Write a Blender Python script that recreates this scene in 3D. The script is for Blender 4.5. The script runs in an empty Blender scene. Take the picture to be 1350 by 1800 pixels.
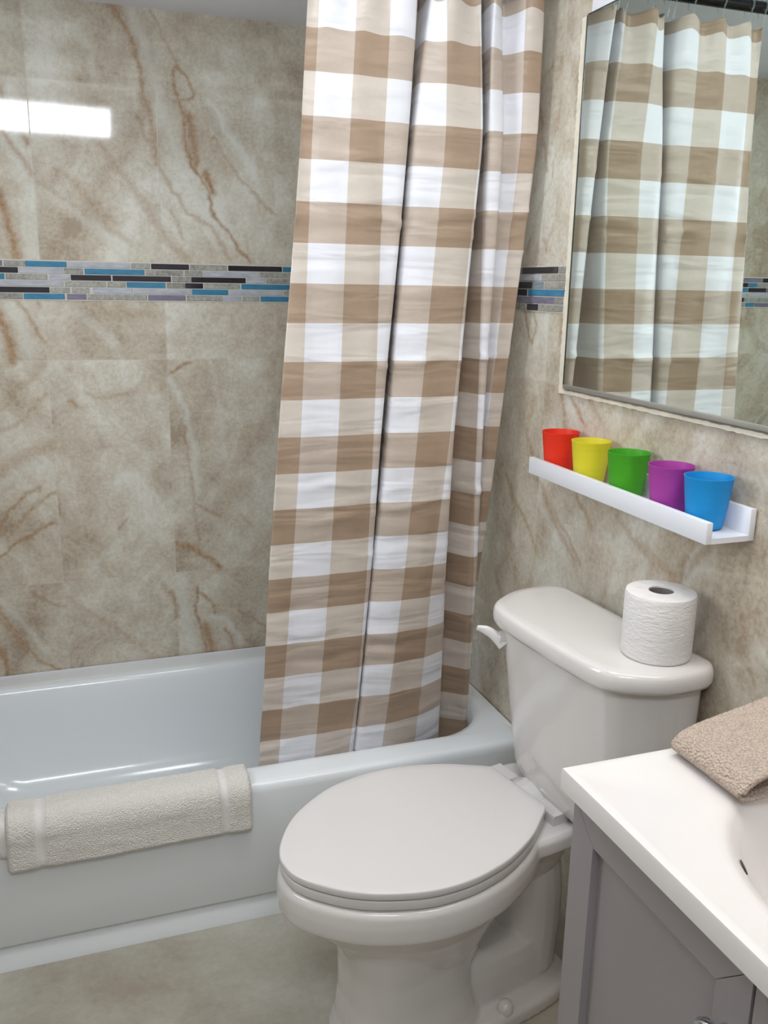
import bpy, bmesh, math, random
import numpy as np
from mathutils import Vector, Matrix

# ------------------------------------------------------------------ camera
scene = bpy.context.scene
COL = scene.collection
cam_data = bpy.data.cameras.new('camera')
cam = bpy.data.objects.new('camera', cam_data)
COL.objects.link(cam)
scene.camera = cam
cam_data.sensor_fit = 'VERTICAL'
cam_data.sensor_height = 24.0
cam_data.lens = 24.0 * 1569.5 / 1800.0
cam_data.clip_start = 0.02
yaw, pitch, roll = 0.34307, -0.24812, 0.017566
fwd = Vector((math.sin(yaw) * math.cos(pitch), math.cos(yaw) * math.cos(pitch), math.sin(pitch)))
rt = Vector((math.cos(yaw), -math.sin(yaw), 0))
up = rt.cross(fwd)
r1 = rt * math.cos(roll) + up * math.sin(roll)
u1 = -rt * math.sin(roll) + up * math.cos(roll)
cam.matrix_world = Matrix(((r1.x, u1.x, -fwd.x, -1.01903), (r1.y, u1.y, -fwd.y, -2.52852), (r1.z, u1.z, -fwd.z, 1.42393), (0, 0, 0, 1)))

# ------------------------------------------------------------------ world, light, exposure
world = bpy.data.worlds.new('world'); scene.world = world
world.use_nodes = True
world.node_tree.nodes['Background'].inputs[0].default_value = (0.75, 0.85, 1.0, 1)
world.node_tree.nodes['Background'].inputs[1].default_value = 0.3
scene.view_settings.view_transform = 'Standard'
scene.view_settings.look = 'None'
scene.view_settings.gamma = 1.0
scene.view_settings.exposure = 0.0

def area(name, loc, size, energy, color, target=None, rot=(0, 0, 0)):
    d = bpy.data.lights.new(name, 'AREA'); d.shape = 'RECTANGLE'
    d.size, d.size_y = size; d.energy = energy; d.color = color
    o = bpy.data.objects.new(name, d); COL.objects.link(o); o.location = loc
    if target is not None:
        o.rotation_euler = (Vector(target) - Vector(loc)).to_track_quat('-Z', 'Y').to_euler()
    else:
        o.rotation_euler = rot
    return o
# daylight through the high window behind the camera, ceiling lamp, warm lamps over the mirror
area('ceiling_lamp_light', (-0.55, -1.42, 2.36), (0.42, 0.42), 7.2, (0.95, 0.98, 1.0))
area('window_light', (-1.05, -2.84, 2.25), (0.7, 0.15), 9, (0.86, 0.93, 1.0), target=(-0.9, -0.5, 0.9))
area('side_fill_light', (-1.49, -0.98, 1.55), (0.40, 0.76), 6.5, (0.84, 0.92, 1.0), target=(-0.3, -0.75, 1.6))  # added cool fill from the left; no window is known on that wall
area('vanity_lamp_light', (-0.14, -1.85, 1.97), (0.08, 0.5), 2.6, (1.0, 0.84, 0.68), target=(-0.45, -1.7, 0.8))

# ------------------------------------------------------------------ helpers
def link(o, parent=None):
    COL.objects.link(o)
    if parent is not None: o.parent = parent
    return o
def obj(name, verts, faces, mats, parent=None, smooth=True, matidx=None, uvs=None, sharp=None):
    me = bpy.data.meshes.new(name)
    me.from_pydata([tuple(v) for v in verts], [], [tuple(f) for f in faces])
    if not isinstance(mats, (list, tuple)): mats = [mats]
    for m in mats: me.materials.append(m)
    if matidx is not None: me.polygons.foreach_set('material_index', matidx)
    me.polygons.foreach_set('use_smooth', [smooth] * len(me.polygons))
    if uvs is not None:
        l = me.uv_layers.new(name='UVMap')
        for lp in me.loops: l.data[lp.index].uv = uvs[lp.vertex_index]
    me.update()
    if smooth and sharp: me.set_sharp_from_angle(angle=math.radians(sharp))
    return link(bpy.data.objects.new(name, me), parent)
def tag(o, label=None, cat=None, group=None, kind=None):
    if label: o['label'] = label
    if cat: o['category'] = cat
    if group: o['group'] = group
    if kind: o['kind'] = kind
    return o
def empty(name, loc=(0, 0, 0), rz=0.0):
    o = bpy.data.objects.new(name, None); COL.objects.link(o)
    o.location = loc; o.rotation_euler = (0, 0, rz); o.empty_display_size = 0.05
    return o
class MB:
    def __init__(s): s.v = []; s.f = []; s.m = []
    def add(s, v, f, mi=0):
        b = len(s.v); s.v += [tuple(x) for x in v]; s.f += [tuple(i + b for i in q) for q in f]; s.m += [mi] * len(f)
        return s
    def box(s, x0, x1, y0, y1, z0, z1, mi=0, bev=0.0, seg=2):
        bm = bmesh.new(); bmesh.ops.create_cube(bm, size=1)
        for v in bm.verts: v.co = Vector(((x0 + x1) / 2 + v.co.x * (x1 - x0), (y0 + y1) / 2 + v.co.y * (y1 - y0), (z0 + z1) / 2 + v.co.z * (z1 - z0)))
        if bev: bmesh.ops.bevel(bm, geom=bm.edges[:], offset=bev, segments=seg, affect='EDGES', profile=0.5)
        bm.verts.index_update()
        s.add([v.co[:] for v in bm.verts], [[v.index for v in f.verts] for f in bm.faces], mi); bm.free()
        return s
    def loft(s, rings, mi=0, cap0=True, cap1=True, closed=True):
        n = len(rings[0]); v = [q for r in rings for q in r]; f = []
        for i in range(len(rings) - 1):
            for j in range(n if closed else n - 1):
                k = (j + 1) % n
                f.append((i * n + j, i * n + k, (i + 1) * n + k, (i + 1) * n + j))
        if cap0: f.append(tuple(reversed(range(n))))
        if cap1: f.append(tuple((len(rings) - 1) * n + j for j in range(n)))
        return s.add(v, f, mi)
    def lathe(s, prof, c=(0, 0, 0), n=48, mi=0, cap0=True, cap1=True):
        return s.loft([[(c[0] + r * math.cos(2 * math.pi * j / n), c[1] + r * math.sin(2 * math.pi * j / n), c[2] + z) for j in range(n)] for r, z in prof], mi, cap0, cap1)
    def tube(s, pts, rad, n=16, mi=0, flat=1.0):
        pts = [Vector(p) for p in pts]; rings = []; nrm = None
        if not hasattr(rad, '__len__'): rad = [rad] * len(pts)
        for i, p in enumerate(pts):
            t = (pts[min(i + 1, len(pts) - 1)] - pts[max(i - 1, 0)]).normalized()
            if nrm is None:
                nrm = Vector((0, 0, 1)) if abs(t.z) < .9 else Vector((1, 0, 0))
            nrm = (nrm - t * nrm.dot(t)).normalized(); b = t.cross(nrm)
            rings.append([p + nrm * (rad[i] * math.cos(2 * math.pi * j / n)) + b * (rad[i] * flat * math.sin(2 * math.pi * j / n)) for j in range(n)])
        return s.loft(rings, mi)
    def build(s, name, mats, parent=None, smooth=True, sharp=40):
        return obj(name, s.v, s.f, mats, parent, smooth, s.m, sharp=sharp)
def catmull(P, sub):
    P = np.asarray(P, float); out = []
    for i in range(len(P) - 1):
        a = P[max(i - 1, 0)]; b = P[i]; c = P[i + 1]; d = P[min(i + 2, len(P) - 1)]
        for k in range(sub):
            t = k / sub
            out.append(.5 * ((2 * b) + (c - a) * t + (2 * a - 5 * b + 4 * c - d) * t * t + (3 * b - a - 3 * c + d) * t ** 3))
    out.append(P[-1]); return np.array(out)
def closed_catmull(P, sub):
    P = np.asarray(P, float); n = len(P); out = []
    for i in range(n):
        a, b, c, d = P[(i - 1) % n], P[i], P[(i + 1) % n], P[(i + 2) % n]
        for k in range(sub):
            t = k / sub
            out.append(.5 * ((2 * b) + (c - a) * t + (2 * a - 5 * b + 4 * c - d) * t * t + (3 * b - a - 3 * c + d) * t ** 3))
    return np.array(out)

def hermite(P, sub, k=.32):
    P = np.asarray(P, float); out = []
    for i in range(len(P) - 1):
        a = P[max(i - 1, 0)]; b = P[i]; c = P[i + 1]; d = P[min(i + 2, len(P) - 1)]
        m0 = (c - a) * k; m1 = (d - b) * k
        L = np.linalg.norm(c - b)
        for m in (m0, m1):
            q = np.linalg.norm(m)
            if q > L: m *= L / q
        for s in range(sub):
            t = s / sub
            out.append((2 * t ** 3 - 3 * t * t + 1) * b + (t ** 3 - 2 * t * t + t) * m0 + (-2 * t ** 3 + 3 * t * t) * c + (t ** 3 - t * t) * m1)
    out.append(P[-1]); return np.array(out)

# ------------------------------------------------------------------ materials
def lin(r, g, b):
    return tuple((c / 255 / 12.92) if c / 255 <= .04045 else ((c / 255 + .055) / 1.055) ** 2.4 for c in (r, g, b)) + (1,)
def mat(name):
    m = bpy.data.materials.new(name); m.use_nodes = True
    nt = m.node_tree; b = nt.nodes['Principled BSDF']
    return m, nt, b
def N(nt, t, **kw):
    n = nt.nodes.new(t)
    for k, v in kw.items():
        if k.startswith('i_'): n.inputs[k[2:].replace('_', ' ')].default_value = v
        else: setattr(n, k, v)
    return n
def mathn(nt, op, a, b=None, c=None):
    n = nt.nodes.new('ShaderNodeMath'); n.operation = op
    for i, x in enumerate((a, b, c)):
        if x is None: continue
        if isinstance(x, (int, float)): n.inputs[i].default_value = x
        else: nt.links.new(x, n.inputs[i])
    return n.outputs[0]
def mixc(nt, fac, a, b, mode='MIX'):
    n = nt.nodes.new('ShaderNodeMix'); n.data_type = 'RGBA'; n.blend_type = mode
    for k, x in ((0, fac), (6, a), (7, b)):
        if isinstance(x, (int, float)) : n.inputs[k].default_value = x
        elif isinstance(x, tuple): n.inputs[k].default_value = x
        else: nt.links.new(x, n.inputs[k])
    return n.outputs[2]
def ramp(nt, src, stops):
    n = nt.nodes.new('ShaderNodeValToRGB'); e = n.color_ramp.elements
    while len(e) > 1: e.remove(e[-1])
    e[0].position, e[0].color = stops[0]
    for p, c in stops[1:]:
        q = e.new(p); q.color = c
    nt.links.new(src, n.inputs[0]); return n.outputs[0]
def noise(nt, scale, detail=3, rough=.5, vec=None, dist=0):
    n = nt.nodes.new('ShaderNodeTexNoise'); n.inputs['Scale'].default_value = scale; n.inputs['Detail'].default_value = detail
    n.inputs['Roughness'].default_value = rough; n.inputs['Distortion'].default_value = dist
    if vec is not None: nt.links.new(vec, n.inputs['Vector'])
    return n.outputs['Fac']
def coords(nt, kind='Object', scale=None):
    o = nt.nodes.new('ShaderNodeTexCoord').outputs[kind]
    if scale:
        m = nt.nodes.new('ShaderNodeMapping'); m.inputs['Scale'].default_value = scale; nt.links.new(o, m.inputs[0]); o = m.outputs[0]
    return o
def bump(nt, b, h, strength=.2, dist=.002):
    n = nt.nodes.new('ShaderNodeBump'); n.inputs['Strength'].default_value = strength; n.inputs['Distance'].default_value = dist
    nt.links.new(h, n.inputs['Height']); nt.links.new(n.outputs[0], b.inputs['Normal'])
def simple(name, col, rough=.4, var=.04, nscale=20, bmp=0.0, metallic=0.0, coat=0.0, bscale=None, bdist=.001):
    m, nt, b = mat(name)
    c = coords(nt)
    f = noise(nt, nscale, 3, .5, c)
    lo = tuple(x * (1 - var) for x in col[:3]) + (1,); hi = tuple(min(1, x * (1 + var)) for x in col[:3]) + (1,)
    nt.links.new(ramp(nt, f, [(.3, lo), (.7, hi)]), b.inputs['Base Color'])
    b.inputs['Roughness'].default_value = rough; b.inputs['Metallic'].default_value = metallic
    b.inputs['Coat Weight'].default_value = coat; b.inputs['Coat Roughness'].default_value = .05
    if bmp: bump(nt, b, noise(nt, bscale or nscale * 4, 2, .5, c), bmp, bdist)
    return m
M = {}
M['paint'] = simple('white_paint', lin(226, 226, 230), .6, .02, 8, .1, bscale=120)
M['acrylic'] = simple('tub_enamel', lin(236, 240, 243), .16, .01, 3, coat=.3)
M['ceramic'] = simple('toilet_ceramic', lin(226, 222, 219), .13, .01, 3, coat=.4)
M['seat'] = simple('seat_plastic', lin(222, 218, 216), .28, .01, 5)
M['cultured'] = simple('cultured_marble_top', lin(234, 229, 227), .22, .012, 4, coat=.3)
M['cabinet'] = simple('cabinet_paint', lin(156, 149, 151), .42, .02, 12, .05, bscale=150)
M['shelf'] = simple('shelf_lacquer', lin(232, 234, 240), .3, .015, 12)
M['chrome'] = simple('chrome', (.62, .63, .65, 1), .12, .02, 10, metallic=1.0)
M['darkmetal'] = simple('dark_rod_metal', (.05, .05, .055, 1), .15, .02, 10, metallic=1.0)
M['dark'] = simple('dark_hollow', (.03, .028, .026, 1), .7, .02, 10)
M['caulk'] = simple('cream_caulk', lin(228, 220, 202), .6, .08, 40, .6, bscale=60, bdist=.004)
M['card'] = simple('grey_cardboard', lin(130, 122, 120), .8, .08, 60)
M['grout'] = simple('pale_grout', lin(205, 200, 190), .8, .06, 60, .2)
BACK_BROWN = [
    (0.006,0.8,[(-0.86,2.087),(-0.848,2.069),(-0.829,2.046),(-0.804,1.997),(-0.789,1.933),(-0.785,1.887)]),
    (0.0135,0.8,[(-0.854,2.084),(-0.84,2.068)]),
    (0.0105,0.6,[(-0.785,1.887),(-0.766,1.828),(-0.76,1.725)]),
    (0.006,0.5,[(-0.805,1.838),(-0.777,1.772),(-0.76,1.725),(-0.727,1.664),(-0.685,1.602),(-0.618,1.568),(-0.574,1.488)]),
    (0.0037,0.55,[(-0.758,2.079),(-0.733,2.03),(-0.713,1.986),(-0.7,1.954)]),
    (0.0045,0.95,[(-0.703,1.956),(-0.709,1.913),(-0.696,1.873),(-0.688,1.84),(-0.682,1.785),(-0.673,1.723),(-0.649,1.696)]),
    (0.0045,0.8,[(-0.703,1.959),(-0.673,1.929),(-0.655,1.897),(-0.663,1.883),(-0.689,1.877)]),
    (0.0135,0.85,[(-0.679,1.841),(-0.665,1.814),(-0.661,1.766),(-0.661,1.724)]),
    (0.009,0.9,[(-0.683,1.843),(-0.661,1.84)]),
    (0.0105,0.95,[(-0.634,1.7),(-0.622,1.676),(-0.618,1.658)]),
    (0.0045,0.85,[(-0.649,1.696),(-0.626,1.647),(-0.617,1.6),(-0.58,1.562),(-0.553,1.518),(-0.519,1.48)]),
    (0.0045,0.5,[(-0.611,1.797),(-0.582,1.75),(-0.546,1.699),(-0.5,1.653),(-0.454,1.611)]),
    (0.012,0.25,[(-0.612,1.783),(-0.59,1.735),(-0.576,1.707)]),
    (0.0105,0.4,[(-0.906,1.767),(-0.854,1.699),(-0.794,1.618),(-0.76,1.563),(-0.732,1.52),(-0.689,1.485)]),
    (0.0105,0.35,[(-1.006,1.691),(-0.954,1.653),(-0.89,1.558),(-0.835,1.517)]),
    (0.006,0.45,[(-0.729,1.607),(-0.708,1.572),(-0.699,1.536)]),
    (0.006,0.35,[(-1.055,1.661),(-0.996,1.63),(-0.931,1.585)]),
    (0.012,0.95,[(-1.15,1.643),(-1.139,1.603),(-1.13,1.563),(-1.121,1.516),(-1.12,1.477)]),
    (0.0075,0.6,[(-1.125,1.773),(-1.102,1.736),(-1.078,1.707),(-1.067,1.681)]),
    (0.009,0.85,[(-1.078,1.761),(-1.073,1.751)]),
    (0.009,0.6,[(-1.123,1.879),(-1.119,1.86)]),
    (0.015,0.9,[(-1.174,1.332),(-1.156,1.304),(-1.151,1.269),(-1.144,1.222)]),
    (0.006,0.6,[(-1.124,1.372),(-1.1,1.333),(-1.085,1.305),(-1.068,1.268)]),
    (0.0075,0.5,[(-1.075,1.366),(-1.07,1.355)]),
    (0.012,0.3,[(-0.916,1.349),(-0.829,1.342),(-0.755,1.328)]),
    (0.018,0.2,[(-0.742,1.275),(-0.697,1.267)]),
    (0.018,0.45,[(-1.215,0.92),(-1.156,0.958),(-1.112,0.984),(-1.065,0.994)]),
    (0.006,0.7,[(-1.22,0.772),(-1.183,0.824),(-1.142,0.861),(-1.105,0.878)]),
    (0.006,0.6,[(-1.214,0.758),(-1.155,0.791),(-1.108,0.843),(-1.066,0.863)]),
    (0.0053,0.85,[(-1.229,0.684),(-1.189,0.718),(-1.144,0.742),(-1.106,0.771),(-1.069,0.776)]),
    (0.0075,0.4,[(-1.192,1.033),(-1.134,1.061),(-1.072,1.135)]),
    (0.009,0.3,[(-1.187,1.093),(-1.142,1.137),(-1.097,1.18)]),
    (0.0045,0.45,[(-0.72,1.056),(-0.711,0.967),(-0.699,0.867),(-0.694,0.775),(-0.682,0.697)]),
    (0.0105,0.85,[(-0.747,0.69),(-0.71,0.679),(-0.662,0.643),(-0.63,0.611)]),
    (0.006,0.6,[(-0.689,0.808),(-0.658,0.784),(-0.62,0.764)]),
    (0.0045,0.8,[(-0.748,1.181),(-0.723,1.198),(-0.693,1.208)]),
    (0.0045,0.4,[(-0.559,0.765),(-0.526,0.728)]),
    (0.009,0.8,[(-1.01,1.109),(-1.001,1.1)]),
    (0.006,0.4,[(-0.972,1.133),(-0.944,1.117),(-0.847,1.13)]),
    (0.0045,0.6,[(-0.902,0.748),(-0.885,0.771)]),
    (0.0045,0.85,[(-0.693,0.555),(-0.703,0.498),(-0.69,0.433),(-0.673,0.344)]),
    (0.0045,0.85,[(-0.687,0.54),(-0.655,0.501),(-0.646,0.468)]),
    (0.0135,0.85,[(-0.68,0.432),(-0.665,0.394),(-0.656,0.347)]),
    (0.0075,0.7,[(-0.772,0.549),(-0.758,0.503),(-0.756,0.468)]),
    (0.006,0.5,[(-0.795,0.582),(-0.776,0.54)]),
    (0.0045,0.7,[(-0.618,0.416),(-0.602,0.386),(-0.591,0.348)]),
    (0.0045,0.6,[(-1.148,0.587),(-1.1,0.545),(-1.063,0.536)]),
    (0.0105,0.6,[(-1.234,0.521),(-1.202,0.467),(-1.176,0.412)]),
    (0.0045,0.8,[(-1.232,0.545),(-1.188,0.457),(-1.149,0.383),(-1.08,0.339)]),
    (0.009,0.95,[(-1.245,0.433),(-1.232,0.394),(-1.23,0.351)]),
    (0.009,0.3,[(-1.039,0.542),(-0.936,0.461),(-0.814,0.34)]),
    (0.0045,0.5,[(-0.574,0.466),(-0.497,0.411)]),
]
BACK_WHITE = [
    (0.009,0.9,[(-0.623,1.882),(-0.595,1.847),(-0.573,1.806),(-0.537,1.766),(-0.514,1.732),(-0.503,1.697)]),
    (0.018,0.5,[(-0.813,2.079),(-0.776,1.999),(-0.752,1.909),(-0.735,1.816),(-0.702,1.721),(-0.668,1.653),(-0.58,1.569)]),
    (0.021,0.45,[(-1.097,1.881),(-1.1,1.765),(-1.076,1.647),(-1.081,1.496)]),
    (0.012,0.4,[(-0.944,2.022),(-0.907,1.974),(-0.905,1.897)]),
    (0.018,0.35,[(-0.607,1.67),(-0.532,1.601),(-0.471,1.513)]),
    (0.018,0.4,[(-1.023,1.636),(-0.944,1.584),(-0.85,1.503)]),
    (0.024,0.5,[(-1.139,1.354),(-1.115,1.312),(-1.107,1.239)]),
    (0.012,0.4,[(-1.001,1.356),(-0.892,1.268)]),
    (0.012,0.6,[(-0.75,1.159),(-0.711,1.079),(-0.691,0.982),(-0.688,0.85)]),
    (0.0075,0.4,[(-0.637,1.204),(-0.616,1.109),(-0.604,0.945)]),
    (0.012,0.4,[(-1.031,1.111),(-0.959,1.109)]),
    (0.009,0.5,[(-1.23,0.562),(-1.177,0.506),(-1.137,0.433),(-1.117,0.396)]),
    (0.021,0.5,[(-0.739,0.563),(-0.734,0.474),(-0.713,0.363)]),
    (0.009,0.6,[(-0.659,0.457),(-0.609,0.442),(-0.568,0.364)]),
    (0.012,0.4,[(-0.988,0.638),(-0.875,0.729),(-0.761,0.821)]),
    (0.012,0.4,[(-1.203,0.896),(-1.115,0.938),(-1.066,0.92)]),
    (0.015,0.4,[(-0.697,0.817),(-0.634,0.745),(-0.552,0.669)]),
]
SIDE_BROWN = [
    (0.0045,0.85,[(-0.621,1.387),(-0.633,1.355),(-0.657,1.318),(-0.673,1.297)]),
    (0.0045,0.8,[(-0.662,1.388),(-0.682,1.357),(-0.681,1.319),(-0.673,1.297)]),
    (0.0075,0.6,[(-0.797,1.362),(-0.796,1.313)]),
    (0.009,0.7,[(-0.81,1.204),(-0.827,1.169),(-0.847,1.122),(-0.874,1.076)]),
    (0.0045,0.7,[(-0.845,1.208),(-0.884,1.176),(-0.922,1.145)]),
    (0.009,0.5,[(-0.925,1.205),(-0.961,1.175),(-0.984,1.161)]),
    (0.009,0.55,[(-0.576,0.979),(-0.629,0.918),(-0.707,0.867),(-0.745,0.828)]),
    (0.009,0.5,[(-0.748,0.987),(-0.793,0.943),(-0.85,0.891),(-0.915,0.851)]),
    (0.006,0.55,[(-0.819,0.936),(-0.887,0.888),(-0.939,0.852)]),
    (0.006,0.6,[(-0.902,0.992),(-0.934,0.971),(-0.972,0.937)]),
    (0.0075,0.45,[(-1.059,0.989),(-1.132,0.95),(-1.199,0.919)]),
    (0.0075,0.4,[(-1.131,0.956),(-1.206,0.933),(-1.277,0.901)]),
    (0.0075,0.4,[(-0.541,0.715),(-0.601,0.612),(-0.633,0.468)]),
    (0.006,0.5,[(-0.596,1.92),(-0.649,1.795),(-0.694,1.673)]),
    (0.006,0.45,[(-0.694,1.531),(-0.715,1.506)]),
    (0.0075,0.5,[(-0.698,1.178),(-0.666,1.093),(-0.7,1.045)]),
    (0.0075,0.4,[(-1.218,1.076),(-1.255,1.043),(-1.287,0.989)]),
]
SIDE_WHITE = [
    (0.009,0.5,[(-0.847,1.196),(-0.902,1.13)]),
    (0.012,0.4,[(-0.728,1.359),(-0.753,1.261)]),
    (0.012,0.4,[(-0.708,0.978),(-0.812,0.894),(-0.895,0.825)]),
    (0.012,0.3,[(-1.015,0.936),(-1.102,0.889)]),
    (0.012,0.4,[(-0.637,1.679),(-0.681,1.531)]),
]
MOSAIC_BACK = [
    [('v',-1.171,-1.152),('g',-1.148,-1.098),('b',-1.097,-0.998),('p',-0.995,-0.841),('g',-0.837,-0.79),('k',-0.786,-0.687),('g',-0.684,-0.586),('k',-0.581,-0.432),('b',-0.429,-0.371)],
    [('k',-1.192,-1.116),('p',-1.113,-1.008),('g',-1.005,-0.959),('b',-0.955,-0.804),('g',-0.801,-0.703),('g',-0.699,-0.652),('p',-0.65,-0.497),('g',-0.494,-0.371)],
    [('b',-1.192,-1.149),('g',-1.146,-1.047),('p',-1.042,-0.993),('k',-0.99,-0.89),('k',-0.886,-0.736),('g',-0.732,-0.684),('k',-0.682,-0.534),('p',-0.531,-0.481),('g',-0.477,-0.325)],
    [('p',-1.187,-1.009),('g',-1.005,-0.904),('g',-0.9,-0.854),('b',-0.851,-0.751),('g',-0.747,-0.699),('k',-0.698,-0.651),('g',-0.648,-0.551),('b',-0.546,-0.371)],
    [('k',-1.181,-1.044),('g',-1.041,-0.994),('g',-0.989,-0.946),('p',-0.937,-0.837),('p',-0.834,-0.684),('b',-0.681,-0.583),('p',-0.58,-0.43),('g',-0.426,-0.345)],
    [('g',-1.187,-1.11),('b',-1.107,-1.008),('v',-1.002,-0.954),('g',-0.951,-0.801),('v',-0.797,-0.699),('g',-0.695,-0.599),('p',-0.597,-0.547),('g',-0.543,-0.497),('b',-0.493,-0.391)],
]
MOSAIC_SIDE = [
    [('k',-0.614,-0.771),('g',-0.774,-0.809)],
    [('p',-0.574,-0.699),('g',-0.703,-0.806)],
    [('k',-0.565,-0.659),('q',-0.663,-0.713),('g',-0.719,-0.804)],
    [('k',-0.559,-0.637),('b',-0.644,-0.809)],
    [('v',-0.574,-0.765),('g',-0.769,-0.801)],
    [('g',-0.574,-0.637),('k',-0.642,-0.692),('g',-0.697,-0.801)],
]
CURTAIN = [
    [(-0.542,-0.705,1.906,0.6),(-0.553,-0.7,1.701,0.67),(-0.602,-0.685,1.109,0.4),(-0.625,-0.675,0.807,0.35),(-0.638,-0.668,0.538,0.45),(-0.652,-0.662,0.352,0.42)],
    [(-0.519,-0.705,1.909,1.0),(-0.53,-0.7,1.702,1.0),(-0.554,-0.69,1.108,1.0),(-0.571,-0.675,0.802,1.0),(-0.592,-0.668,0.531,1.0),(-0.605,-0.662,0.344,1.0)],
    [(-0.445,-0.71,1.915,2.0),(-0.454,-0.705,1.707,2.0),(-0.471,-0.69,1.105,2.0),(-0.484,-0.675,0.794,2.0),(-0.504,-0.668,0.519,2.0),(-0.518,-0.662,0.329,2.0)],
    [(-0.373,-0.705,1.923,3.0),(-0.379,-0.7,1.712,3.0),(-0.388,-0.685,1.101,3.0),(-0.394,-0.67,0.785,3.0),(-0.412,-0.665,0.505,3.0),(-0.433,-0.66,0.314,3.0)],
    [(-0.317,-0.7,1.93,3.65),(-0.326,-0.695,1.716,3.65),(-0.37,-0.68,1.099,3.2),(-0.382,-0.665,0.782,3.15),(-0.405,-0.66,0.501,3.1),(-0.421,-0.655,0.309,3.1)],
    [(-0.302,-0.64,1.946,4.2),(-0.317,-0.64,1.724,4.3),(-0.356,-0.62,1.089,3.9),(-0.368,-0.61,0.763,4.0),(-0.391,-0.6,0.473,4.0),(-0.41,-0.6,0.277,4.0)],
    [(-0.29,-0.61,1.954,4.8),(-0.302,-0.605,1.73,4.9),(-0.345,-0.585,1.083,4.5),(-0.357,-0.575,0.751,4.7),(-0.379,-0.57,0.458,4.7),(-0.399,-0.57,0.259,4.7)],
    [(-0.281,-0.62,1.953,5.0),(-0.298,-0.62,1.728,5.0),(-0.339,-0.605,1.086,4.9),(-0.361,-0.6,0.76,4.95),(-0.382,-0.595,0.469,4.95),(-0.402,-0.595,0.273,4.95)],
    [(-0.289,-0.69,1.936,5.3),(-0.312,-0.69,1.718,5.15),(-0.353,-0.675,1.098,5.05),(-0.376,-0.665,0.781,5.02),(-0.399,-0.66,0.501,5.02),(-0.417,-0.655,0.308,5.02)],
    [(-0.254,-0.71,1.934,6.0),(-0.246,-0.705,1.72,6.0),(-0.286,-0.69,1.097,6.0),(-0.304,-0.68,0.779,6.0),(-0.331,-0.67,0.496,6.0),(-0.349,-0.66,0.299,6.0)],
    [(-0.178,-0.7,1.944,7.0),(-0.162,-0.7,1.726,7.05),(-0.207,-0.69,1.094,7.0),(-0.232,-0.675,0.771,7.0),(-0.245,-0.655,0.477,7.0),(-0.255,-0.64,0.272,7.0)],
    [(-0.173,-0.695,1.946,7.05),(-0.156,-0.69,1.728,7.1),(-0.196,-0.685,1.093,7.1),(-0.195,-0.665,0.765,7.4),(-0.177,-0.62,0.452,7.65),(-0.17,-0.595,0.233,7.6)],
    [(-0.162,-0.65,1.958,7.6),(-0.144,-0.64,1.736,7.8),(-0.182,-0.63,1.084,7.7),(-0.181,-0.61,0.746,7.8),(-0.17,-0.58,0.433,7.9),(-0.166,-0.56,0.213,7.9)],
    [(-0.146,-0.615,1.968,8.6),(-0.129,-0.61,1.741,8.5),(-0.164,-0.59,1.076,8.0),(-0.165,-0.565,0.731,8.0),(-0.154,-0.535,0.41,8.1),(-0.148,-0.515,0.186,8.1)],
    [(-0.147,-0.655,1.958,9.0),(-0.128,-0.635,1.737,8.95),(-0.156,-0.605,1.079,8.2),(-0.157,-0.58,0.735,8.2),(-0.137,-0.545,0.413,8.25),(-0.128,-0.52,0.185,8.2)],
    [(-0.149,-0.7,1.947,9.2),(-0.143,-0.69,1.729,9.1),(-0.128,-0.665,1.087,9.0),(-0.12,-0.64,0.75,8.9),(-0.095,-0.585,0.425,8.9),(-0.076,-0.55,0.193,8.9)],
    [(-0.123,-0.69,1.952,9.45),(-0.111,-0.695,1.73,9.5),(-0.116,-0.67,1.088,9.2),(-0.1,-0.64,0.748,9.1),(-0.08,-0.58,0.42,9.05),(-0.058,-0.54,0.184,9.0)],
    [(-0.106,-0.66,1.961,9.5),(-0.095,-0.665,1.736,9.52),(-0.097,-0.625,1.08,9.5),(-0.086,-0.605,0.736,9.6),(-0.069,-0.545,0.403,9.6),(-0.054,-0.515,0.17,9.6)],
    [(-0.076,-0.7,1.955,10.0),(-0.065,-0.69,1.734,10.0),(-0.092,-0.64,1.082,10.0),(-0.086,-0.61,0.737,10.1),(-0.075,-0.55,0.406,10.1),(-0.06,-0.52,0.174,10.1)],
    [(-0.035,-0.71,1.957,10.5),(-0.031,-0.7,1.735,10.5),(-0.064,-0.65,1.082,10.5),(-0.075,-0.6,0.733,10.4),(-0.075,-0.54,0.402,10.5),(-0.06,-0.51,0.168,10.5)],
]

# tissue paper, quilted
def paper_mat():
    m, nt, b = mat('tissue_paper')
    b.inputs['Base Color'].default_value = lin(238, 234, 232); b.inputs['Roughness'].default_value = .9
    c = coords(nt, 'Object', (60, 60, 160))
    h = noise(nt, 1.0, 4, .6, c, .6)
    nt.links.new(mixc(nt, h, lin(228, 224, 222), lin(242, 239, 237)), b.inputs['Base Color'])
    bump(nt, b, h, .9, .003)
    return m
M['paper'] = paper_mat()
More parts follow.
